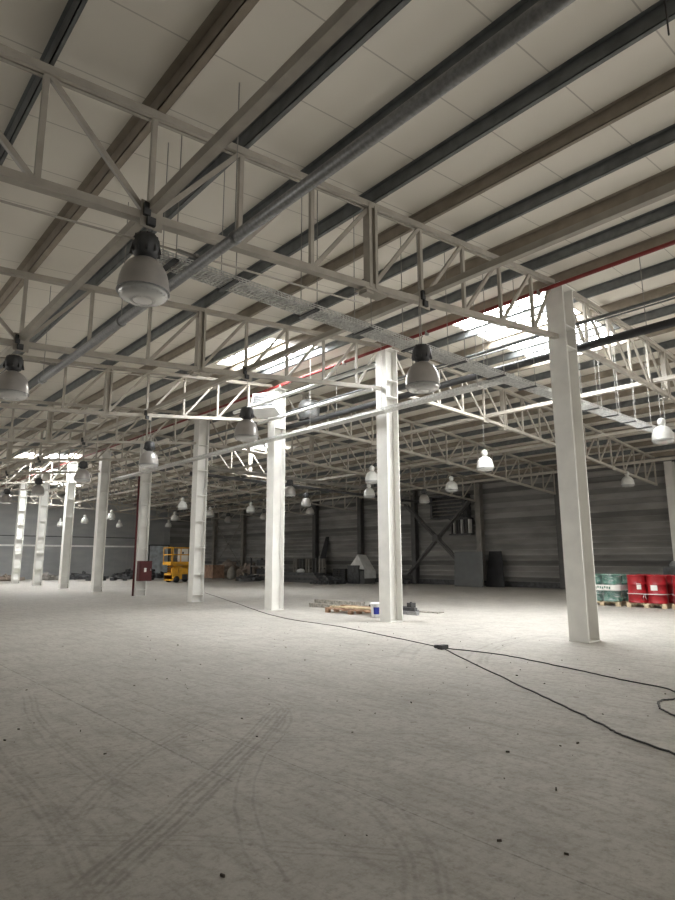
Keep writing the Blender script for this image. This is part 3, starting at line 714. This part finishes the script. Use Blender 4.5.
# ---------------------------------------------------------------- drums on pallets
def make_pallet(label, loc, rz=0, m='palewood', L_=1.2, W_=1.0):
    t = thing('wooden_pallet', label, 'pallet', loc, rz)
    for i in range(6): MB().box((-W_/2, -L_/2+i*(L_-0.12)/5, 0.125), (W_/2, -L_/2+i*(L_-0.12)/5+0.12, 0.145)).build('deck_board', m, t)
    for j in range(3):
        x = -W_/2+j*(W_-0.1)/2
        MB().box((x, -L_/2, 0.10), (x+0.1, L_/2, 0.125)).build('stringer_board', m, t)
        for i in range(3): MB().box((x, -L_/2+i*(L_-0.14)/2, 0.0), (x+0.1, -L_/2+i*(L_-0.14)/2+0.14, 0.10)).build('block', m, t)
    return t
def make_drum(m, label, loc, lab_=None, rz=0, group=None):
    t = thing('steel_drum', label, 'drum', loc, rz, group)
    R_ = 0.288; H = 0.86
    prof_ = [(R_-0.01, 0.0), (R_+0.004, 0.006), (R_+0.004, 0.02), (R_-0.006, 0.03), (R_-0.006, 0.27), (R_+0.01, 0.285), (R_-0.006, 0.30), (R_-0.006, 0.56), (R_+0.01, 0.575), (R_-0.006, 0.59), (R_-0.006, 0.83), (R_+0.004, 0.842), (R_+0.004, 0.86), (R_-0.012, 0.86), (R_-0.018, 0.84), (0, 0.84)]
    MB().lathe(prof_, 28).build('drum_body', m, t)
    MB().lathe([(0.03, 0.84), (0.03, 0.855), (0, 0.855)], 10, (0.12, 0.1, 0)).build('bung', 'rod', t)
    if lab_:
        a0, a1, z0, z1 = lab_
        vs_, fs = [], []
        n = 8
        for i in range(n+1):
            a = a0+(a1-a0)*i/n; c_, s_ = math.cos(a), math.sin(a)
            vs_ += [((R_-0.004)*c_, (R_-0.004)*s_, z0), ((R_-0.004)*c_, (R_-0.004)*s_, z1), ((R_-0.001)*c_, (R_-0.001)*s_, z0), ((R_-0.001)*c_, (R_-0.001)*s_, z1)]
        for i in range(n):
            a = 4*i; fs += [(a+2, a+6, a+7, a+3), (a, a+1, a+5, a+4), (a+1, a+3, a+7, a+5), (a, a+4, a+6, a+2)]
        MB().add(vs_, fs).build('paper_label', 'label', t)
    return t
XD = 20.55
A = PI+0.43   # direction from the drums towards the camera
make_pallet('pale pallet under the film wrapped green drums', (XD, 9.43, 0))
make_pallet('pale pallet under the strapped red drums', (XD, 8.02, 0))
make_pallet('pale pallet under the red drums at the right edge', (XD, 6.66, 0))
def strapband(cx, cy, z, name, label, m, hx=0.58, hy=0.58, h=0.018, parent=None):
    pts_ = []
    for (sx, sy, a0) in ((1, 1, 0), (-1, 1, PI/2), (-1, -1, PI), (1, -1, 1.5*PI)):
        for i in range(6):
            a = a0+PI/2*i/5; pts_.append((cx+sx*(hx-0.29)+0.295*math.cos(a), cy+sy*(hy-0.29)+0.295*math.sin(a)))
    vs_ = []; fs = []; n = len(pts_)
    for (x, y) in pts_: vs_ += [(x, y, z), (x, y, z+h)]
    for i in range(n): j = (i+1) % n; fs.append((2*i, 2*j, 2*j+1, 2*i+1))
    return vs_, fs
grn = []
for i, (dx, dy, nm) in enumerate(((-0.301, -0.301, 'front right'), (-0.301, 0.301, 'front left'), (0.301, -0.301, 'rear right'), (0.301, 0.301, 'rear left'))):
    make_drum('greendrum', 'green steel drum wrapped in clear film, %s of its pallet' % nm, (XD+dx, 9.43+dy, 0.146), None, 0, 'green drums')
    make_drum('reddrum', 'red steel drum, %s of the strapped pallet beside the green drums' % nm, (XD+dx, 8.02+dy, 0.146), ((A-0.75, A-0.05, 0.40, 0.56) if nm == 'front right' else (A-0.1, A+0.35, 0.42, 0.6)) if dx < 0 else None, 0, 'red drums')
    make_drum('reddrum', 'red steel drum, %s of the pallet cut by the right edge' % nm, (XD+dx, 6.66+dy, 0.146), (A-0.1, A+0.5, 0.4, 0.58) if dx < 0 else None, 0, 'red drums')
vs_, fs = [], []
for (z0, hh) in ((0.15, 0.87),):
    a, b = strapband(XD, 9.43, z0, '', '', 'film', 0.615, 0.615, hh); 
    b.append(tuple(2*i+1 for i in range(len(a)//2)))
wrap = thing('stretch_wrap', 'clear stretch film around the four green drums', 'plastic film', (0, 0, 0))
MB().add(a, b, True).build('film', 'film', wrap)
a, b = strapband(XD, 9.43, 0.50, '', '', 'strap', 0.62, 0.62, 0.18)
MB().add(a, b, True).build('printed_band', 'label', wrap)
mb = MB()   # illegible dark print on the band
for i in range(9):
    y = 9.05+0.075*i
    mb.box((XD-0.634, y, 0.55+0.012*(i % 3)), (XD-0.622, y+0.045, 0.55+0.07+0.01*((i*7) % 3)))
mb.build('print_marks', 'greendrum', wrap)
for cy, nm in ((8.02, 'white strap holding the red drums next to the green ones'), (6.66, 'white strap holding the red drums at the right edge')):
    a, b = strapband(XD, cy, 0.42, '', '', 'strap', 0.61, 0.61, 0.02)
    mb = MB().add(a, b, True)
    if cy > 7: mb.tube([(XD-0.61, cy-0.02, 0.43), (XD-0.63, cy+0.02, 0.32), (XD-0.62, cy+0.0, 0.24)], 0.008, 6).tube([(XD-0.61, cy-0.04, 0.43), (XD-0.64, cy-0.06, 0.34), (XD-0.62, cy-0.08, 0.27)], 0.008, 6)
    tag(mb.build('packing_strap', 'strap'), nm, 'strap')
# dark machine standing behind the right hand drums
t = thing('covered_machine', 'dark lumpy covered machine behind the drums at the right edge', 'machine', (24.2, 8.0, 0))
MB().box((-0.7, -0.9, 0.0), (0.7, 0.7, 1.2)).build('body', 'dark', t)
MB().lathe([(0.5, 1.15), (0.48, 1.4), (0.25, 1.62), (0, 1.66)], 12).build('hopper', 'dark', t)
MB().lathe([(0.28, 1.15), (0.3, 1.3), (0.2, 1.42), (0, 1.44)], 10, (0.1, 0.45, 0)).build('motor', 'galv', t)

# ---------------------------------------------------------------- stack behind the second column
make_pallet('flat reddish wooden pallet left of the second column', (12.25, 12.85, 0), 0.05, 'wood', 2.0, 0.8)
for i, (dx, dy, rz, lb, m_, L_) in enumerate(((-0.22, 0.1, 0.06, 'longest pale plank lying on the reddish pallet', 'palewood', 1.8), (0.03, -0.25, 0.03, 'pale plank beside the longest one on the pallet', 'palewood', 1.4), (0.3, 0.2, 0.05, 'brown plank at the back of the reddish pallet', 'wood', 1.7))):
    o = MB().box((-0.07, -L_/2, 0), (0.07, L_/2, 0.04)).build('wooden_plank', m_); o.location = (12.25+dx*0.8, 12.85+dy*0.5, 0.147); o.rotation_euler = (0, 0, rz); tag(o, lb, 'plank', 'planks on the pallet')
for i, (x, y, rz, lb, m_, L_, z_) in enumerate(((12.95, 14.65, 0.03, 'weathered timber at the left end of the floor stack, front', 'greywood', 2.4, 0), (13.2, 14.65, 0.0, 'weathered timber at the left end of the floor stack, back', 'greywood', 2.4, 0),
        (13.07, 14.65, 0.01, 'weathered timber lying on top of the left floor stack', 'greywood', 2.2, 0.12), (13.5, 14.65, 0.01, 'rearmost weathered timber of the left floor stack', 'greywood', 2.2, 0))):
    o = MB().box((-0.09, -L_/2, 0), (0.09, L_/2, 0.12)).build('timber_beam', m_); o.location = (x, y, z_); o.rotation_euler = (0, 0, rz); tag(o, lb, 'timber', 'weathered timbers on the floor')
t = thing('bucket', 'white bucket with blue print beside the second column', 'bucket', (11.74, 11.64, 0))
MB().lathe([(0.13, 0), (0.165, 0.34), (0.175, 0.35), (0.175, 0.38), (0.16, 0.39), (0, 0.39)], 20).build('pail', 'white', t)
vs_, fs = [], []
for i in range(7):
    a = PI+0.75-0.5+1.0*i/6; vs_ += [(0.150*math.cos(a), 0.150*math.sin(a), 0.10), (0.162*math.cos(a), 0.162*math.sin(a), 0.28)]
for i in range(6): fs.append((2*i, 2*i+2, 2*i+3, 2*i+1))
MB().add(vs_, fs).build('printed_label', 'blue', t)
MB().tube([(-0.17, 0, 0.34), (-0.1, -0.12, 0.26), (0.03, -0.17, 0.24), (0.13, -0.1, 0.28), (0.17, 0, 0.34)], 0.005, 5).build('handle', 'rod', t)
for i in range(5):
    x = 12.45+0.13*i; zz = 0.06
    o = MB().box((-0.05, -1.0, 0), (0.05, 1.0, 0.1)).build('steel_channel', 'galv' if i % 2 == 0 else 'dark'); o.location = (x+0.55, 12.3+0.11*i, 0.0)
    tag(o, 'grey steel channel right of the second column, %s of five from the camera' % ORD[i], 'steel bar', 'steel channels on the floor')
for i in range(3):
    o = MB().box((-0.06, -0.9+0.05*i, 0), (0.06, 0.9, 0.09)).build('steel_channel', 'dark'); o.location = (13.05+0.15*i, 12.3+0.12*i, 0.101)
    tag(o, 'black steel channel lying on the grey ones, %s of three from the camera' % ORD[i], 'steel bar', 'steel channels on the floor')
t = thing('pipe_clamp', 'black clamp fitting on the right end of the steel channels', 'clamp', (13.2, 11.7, 0.192))
MB().box((-0.1, -0.08, 0), (0.1, 0.08, 0.12)).tube([(-0.07, -0.05, 0.11), (-0.07, -0.05, 0.15)], 0.03, 8).build('fitting', 'black', t)
o = MB().box((-0.15, -0.7, 0), (0.15, 0.7, 0.03)).build('thin_board', 'greywood'); o.location = (13.95, 12.0, 0); o.rotation_euler = (0, 0, 0.1); tag(o, 'thin grey board on the floor at the right end of the steel channels', 'board')

# ---------------------------------------------------------------- yellow scissor lift
t = thing('scissor_lift', 'yellow scissor lift parked in front of the far wall', 'lift', (20.45, 39.7, 0), 0)
MB().box((-0.95, -0.6, 0.22), (0.95, 0.6, 0.62)).box((-0.95, -0.62, 0.12), (-0.5, 0.62, 0.5)).box((-0.45, -0.58, 0.62), (0.35, 0.5, 1.0)).build('chassis', 'yellow', t)
for sx in (-0.62, 0.62):
    for sy in (-0.55, 0.55):
        wv_ = MB(); wv_.tube([(sx, sy-0.1, 0.22), (sx, sy+0.1, 0.22)], 0.22, 16); wv_.build('wheel', 'black', t)
for i in range(3):
    for s in (-1, 1):
        MB().bar((-0.8*s, -0.42, 0.66+0.17*i), (0.8*s, -0.42, 0.83+0.17*i), 0.05, 0.07).build('scissor_arm', 'yellow', t)
        MB().bar((-0.8*s, 0.42, 0.66+0.17*i), (0.8*s, 0.42, 0.83+0.17*i), 0.05, 0.07).build('scissor_arm', 'yellow', t)
MB().box((-1.1, -0.62, 1.2), (1.1, 0.62, 1.42)).build('platform', 'yellow', t)
mb = MB()
for x in (-1.05, -0.35, 0.35, 1.05):
    for y in (-0.6, 0.6): mb.box((x-0.022, y-0.022, 1.42), (x+0.022, y+0.022, 2.4))
for zz in (1.9, 2.38):
    for y in (-0.6, 0.6): mb.box((-1.07, y-0.022, zz-0.03), (1.07, y+0.022, zz+0.03))
    for x in (-1.05, 1.05): mb.box((x-0.022, -0.6, zz-0.03), (x+0.022, 0.6, zz+0.03))
mb.build('guard_rail', 'yellow', t)
MB().box((0.25, -0.66, 0.15), (1.0, -0.6, 0.95)).box((-0.2, -0.66, 0.2), (0.2, -0.6, 0.55)).build('side_panel', 'dark', t)
MB().box((-0.95, -0.66, 0.55), (-0.55, -0.42, 0.95)).build('control_box', 'yellow', t)
t2 = tag(MB().box((20.0, 39.3, 1.422), (20.75, 39.36, 2.3)).build('white_board', 'white'), 'bright white board standing on the yellow lift platform', 'board')
MB().box((20.3, 39.29, 1.95), (20.42, 39.3, 2.1)).build('dark_mark', 'dark', t2)

# ---------------------------------------------------------------- clutter along the ribbed wall
def heap(name, label, cat, c, sx, sy, h, n, m, seed):
    rnd = random.Random(seed); mb = MB()
    for i in range(n):
        a, b = rnd.uniform(-1, 1), rnd.uniform(-1, 1); rr = math.hypot(a, b)
        zz = max(0.06, h*(1-0.7*rr)*rnd.uniform(0.4, 1.0))
        L_ = rnd.uniform(0.25, 0.8); ang = rnd.uniform(0, PI); el = rnd.uniform(-0.35, 0.35)
        p = Vector((a*sx, b*sy, zz)); d_ = Vector((math.cos(ang)*math.cos(el), math.sin(ang)*math.cos(el), math.sin(el)))*L_/2
        q0, q1 = p-d_, p+d_; q0.z = max(q0.z, 0.05); q1.z = max(q1.z, 0.05)
        mb.bar(q0, q1, rnd.uniform(0.05, 0.3), rnd.uniform(0.03, 0.2), (0.3, 0.2, 1))
    # core so that the pile rests on the floor
    mb.lathe([(0.95, 0), (0.8, h*0.3), (0.45, h*0.65), (0.0, h*0.8)], 10)
    o_ = len(mb.v)
    k = 40+1
    mb.v = mb.v[:-40] + [(x*sx, y*sy, z) for (x, y, z) in mb.v[-40:]]
    o = mb.build(name, m); o.location = c
    return tag(o, label, cat, None, 'stuff')
# brown crate
def crate(label, loc, s, m='brownbox', rz=0):
    t = thing('wooden_crate', label, 'crate', loc, rz); x, y, h = s
    MB().box((-x/2, -y/2, 0.08), (x/2, y/2, h)).build('box_body', m, t)
    mb = MB()
    for sx in (-1, 1):
        for sy in (-1, 1): mb.box((sx*x/2-0.04, sy*y/2-0.04, 0), (sx*x/2+0.04, sy*y/2+0.04, h+0.02))
    for sy in (-1, 1):
        mb.box((-x/2, sy*y/2-0.03, h-0.1), (x/2, sy*y/2+0.03, h+0.01)); mb.box((-x/2, sy*y/2-0.03, 0.08), (x/2, sy*y/2+0.03, 0.2))
    for sx in (-1, 1): mb.box((sx*x/2-0.03, -y/2, h-0.1), (sx*x/2+0.03, y/2, h+0.01))
    mb.build('battens', m, t); return t
crate('brown crate standing left of the scrap heaps', (26.0, 44.6, 0), (1.0, 1.3, 1.1))
heap('scrap_heap', 'scrap heap directly behind the brown crate', 'scrap', (28.2, 46.0, 0), 0.9, 1.6, 2.0, 60, 'scrap', 3)
heap('scrap_heap', 'scrap heap with pale bag right of the brown crate', 'scrap', (27.6, 41.6, 0), 1.0, 1.2, 1.6, 55, 'scrap', 4)
o = MB().lathe([(0.2, 0), (0.36, 0.2), (0.34, 0.6), (0.2, 0.9), (0.1, 1.0), (0, 1.02)], 12).build('bulk_bag', 'wallcol'); o.location = (26.0, 41.9, 0); tag(o, 'greyish upright bag before the scrap heaps', 'bag')
heap('scrap_heap', 'low dark scrap heap before the shelf rack', 'scrap', (24.9, 37.6, 0), 0.8, 0.9, 0.6, 40, 'dark', 5)
t = thing('shelf_rack', 'dark steel rack of flat shelves left of the third column', 'rack', (27.0, 38.6, 0))
for x in (-0.5, 0.5):
    for y in (-1.3, 1.3): MB().box((x-0.05, y-0.05, 0), (x+0.05, y+0.05, 1.75)).build('upright', 'dark', t)
for zz in (0.35, 1.0, 1.65): MB().box((-0.55, -1.4, zz), (0.55, 1.4, zz+0.09)).build('shelf', 'wallcol', t)
for i, (zz, lb) in enumerate(((0.44, 'dark box on the lowest shelf of the steel rack'), (1.09, 'dark box on the middle shelf of the steel rack'))):
    tag(MB().box((26.6, 37.7, zz+0.002), (27.4, 39.3, zz+0.42)).build('storage_box', 'dark'), lb, 'box')
for i in range(5):
    y = 36.0-0.75*i
    t = thing('cast_radiator', '%s ribbed radiator from the left behind the third column' % ORD[i], 'radiator', (27.9, y, 0.55), 0, 'upright ribbed radiators')
    for s in (-1, 1): MB().box((-0.15, s*0.16-0.06, 0.0), (0.1, s*0.16+0.06, 1.05)).build('rib', 'wallcoldark' if i % 2 else 'wallcol', t)
    MB().box((-0.05, -0.24, 0.3), (0.05, 0.24, 0.4)).build('pipe', 'dark', t)
tag(MB().box((27.2, 32.6, 0), (28.5, 36.6, 0.55)).build('low_platform', 'dark'), 'low dark platform carrying the row of radiators', 'platform')
for i in range(4):
    o = MB().box((-0.5, -2.2+0.2*i, 0), (0.5, 2.2-0.1*i, 0.16)).build('steel_sheet_stack', 'dark' if i % 2 else 'wallcoldark'); o.location = (26.3-0.05*i, 32.9, 0.16*i+0.001*i); o.rotation_euler = (0, 0, 0.02*i)
    tag(o, 'flat dark bundle in the low stack right of the third column, %s from the floor' % ORD[i], 'bundle', 'flat bundles in the low stack')
o = MB().lathe([(0.25, 0), (0.3, 0.1), (0.2, 0.22), (0, 0.28)], 10).build('plastic_bag', 'sheet'); o.location = (26.2, 33.3, 0.645); tag(o, 'crumpled pale bag on top of the flat bundles', 'bag')
for i in range(7):
    p_ = tag(MB().box((-0.6, -0.6, 0.09), (0.6, 0.6, 0.13)).box((-0.6, -0.6, 0), (0.6, -0.5, 0.09)).box((-0.6, -0.06, 0), (0.6, 0.06, 0.09)).box((-0.6, 0.5, 0), (0.6, 0.6, 0.09)).build('stacked_pallet', 'dark'), 'dark pallet in the stack left of the white sheeting, %s from the floor' % ORD[i], 'pallet', 'stacked dark pallets')
    p_.location = (28.0, 30.7, 0.131*i)
heap('scrap_heap', 'low dark scrap spilling in front of the dark pallets', 'scrap', (25.6, 29.6, 0), 0.8, 0.8, 0.6, 50, 'dark', 8)
t = thing('sheeted_stack', 'peaked stack covered with white sheeting near the second column', 'covered stack', (27.3, 28.3, 0))
MB().add([(-0.5, -0.7, 0.9), (-0.5, 0.75, 1.0), (-0.35, 0.05, 1.85), (0.5, -0.7, 0.8), (0.5, 0.75, 0.9), (0.4, 0.05, 1.8), (-0.55, -0.75, 0.35), (0.5, -0.75, 0.35)],
         [(0, 2, 1), (3, 4, 5), (0, 3, 5, 2), (1, 2, 5, 4), (0, 6, 7, 3)]).build('white_sheet', 'sheet', t)
MB().box((-0.58, -0.25, 0), (0.45, 0.8, 1.15)).build('dark_load', 'dark', t)
MB().box((-0.45, -0.68, 0), (0.45, -0.25, 0.8)).build('lower_load', 'wallcoldark', t)
tag(MB().add([(28.75, 34.0, 0), (28.75, 35.0, 0), (29.6, 34.6, 3.2), (29.6, 34.3, 3.2), (28.8, 34.0, 0), (28.8, 35.0, 0), (29.65, 34.6, 3.2), (29.65, 34.3, 3.2)],
             [(0, 1, 2, 3), (7, 6, 5, 4), (0, 4, 5, 1), (1, 5, 6, 2), (2, 6, 7, 3), (3, 7, 4, 0)]).build('plank_and_shadow', 'black'), 'tall narrow black plank with its triangular shadow on the wall behind the radiators', 'sheet')  # tapered black shape draws the plank together with its triangular shadow
for i in range(4):
    o = MB().lathe([(0.17, 0), (0.31, 0.02), (0.33, 0.1), (0.31, 0.19), (0.17, 0.21)], 18).build('car_tyre', 'black'); o.location = (20.6+0.02*i, 45.0, 0.212*i)
    tag(o, 'black tyre in the pile left of the yellow lift, %s from the floor' % ORD[i], 'tyre', 'pile of black tyres')
for i, (x, y, h, sx, sy, m_, lb) in enumerate(((24.4, 50.2, 0.6, 1.6, 0.9, 'dark', 'long dark scrap heap behind the fifth column'), (21.2, 49.4, 0.6, 1.3, 0.8, 'dark', 'dark scrap heap right of the sixth column'),
        (18.0, 52.0, 0.6, 1.6, 1.0, 'dark', 'dark scrap heap between the seventh and sixth columns'), (15.2, 52.4, 0.55, 0.9, 0.8, 'wallcol', 'pale heap between the eighth and seventh columns'), (12.4, 52.5, 0.5, 1.0, 0.8, 'scrap', 'brown heap at the far left edge'),
        (22.8, 53.6, 0.8, 1.6, 0.8, 'black', 'black heap against the far wall before the pale door'), (28.4, 26.6, 0.45, 0.7, 0.7, 'dark', 'dark rubble at the foot of the ribbed wall left of the cross brace'))):
    heap('rubble_heap', lb, 'rubble', (x, y, 0), sx, sy, h, 45, m_, 20+i)
for i in range(5):
    o = MB().box((-0.3, -0.15, 0), (0.3, 0.15, 0.22)).build('small_block', 'dark'); o.location = (17.0+0.7*i, 47.6-0.5*i, 0); o.rotation_euler = (0, 0, 0.4*i)
    tag(o, 'small dark block on the floor beyond the sixth column, %s from the left' % ORD[i], 'block', 'small dark blocks in a line')

# ---------------------------------------------------------------- floor cables and crumbs
def smooth_pts(pts, n=6):
    out = []
    for i in range(len(pts)-1):
        p0 = Vector(pts[max(0, i-1)]); p1 = Vector(pts[i]); p2 = Vector(pts[i+1]); p3 = Vector(pts[min(len(pts)-1, i+2)])
        for j in range(n):
            t_ = j/n; out.append(0.5*((2*p1)+(-p0+p2)*t_+(2*p0-5*p1+4*p2-p3)*t_*t_+(-p0+3*p1-3*p2+p3)*t_**3))
    out.append(Vector(pts[-1])); return out
def cable(pts, label, rad=0.011):
    rnd = random.Random(len(pts)); q = smooth_pts([(x, y, rad) for x, y in pts], 10)
    q = [Vector((p.x+rnd.uniform(-1, 1)*0.012, p.y+rnd.uniform(-1, 1)*0.012, rad+0.001)) for p in q]
    return tag(MB().tube(q, rad, 6).build('power_cable', 'cable'), label, 'cable')
cable([(14.57, 25.77), (11.9, 18.8), (9.96, 13.64), (9.49, 10.42), (8.62, 6.95)], 'black cable running from the far floor to the plug joint', 0.008)
cable([(8.5, 6.8), (7.11, 4.78), (6.25, 3.48), (5.78, 2.8), (5.61, 2.57), (5.37, 2.04), (5.1, 1.4)], 'black cable running from the plug joint to the lower right', 0.009)
cable([(8.6, 6.82), (8.69, 5.83), (8.38, 4.62), (8.06, 3.63), (7.89, 2.98), (7.45, 2.75), (7.2, 2.82), (6.9, 2.72), (6.75, 2.61), (6.62, 2.40), (6.9, 2.2), (7.3, 2.1)], 'black cable looping at the right edge of the floor', 0.009)
t = thing('cable_connector', 'black plug joint where the floor cables meet', 'plug', (8.54, 6.87, 0))
MB().box((-0.09, -0.05, 0), (0.09, 0.05, 0.07)).build('socket', 'black', t)
MB().tube([(-0.02, 0.05, 0.04), (-0.02, 0.16, 0.03)], 0.03, 8).build('plug', 'black', t)
rnd = random.Random(5); mb = MB()
for i in range(260):
    x = rnd.uniform(0.8, 11); y = rnd.uniform(1.0, 13)
    s = rnd.choice((0.004, 0.005, 0.006, 0.007, 0.012))*rnd.uniform(0.7, 1.3); a = rnd.uniform(0, PI)
    mb.bar((x-s*math.cos(a), y-s*math.sin(a), s*0.3), (x+s*math.cos(a), y+s*math.sin(a), s*0.3), s*1.2, s*0.6, (0, 0, 1))
tag(mb.build('floor_crumbs', 'debris'), 'small dark crumbs scattered over the concrete floor', 'debris', None, 'stuff')

t = thing('hanging_wire', 'loose black wire dangling from the roof at the top right corner', 'wire', (0, 0, 0))
MB().tube(smooth_pts([(5.28, 1.47, 6.92), (5.27, 1.46, 6.6), (5.25, 1.45, 6.35), (5.25, 1.45, 6.1)]), 0.008, 6).build('wire_end', 'cable', t)
MB().tube(smooth_pts([(5.0, 1.75, 6.9), (5.15, 1.6, 6.62), (5.27, 1.46, 6.58), (5.45, 1.3, 6.45), (5.7, 1.2, 6.5), (5.95, 1.2, 6.92)]), 0.006, 6).build('wire_loop', 'cable', t)
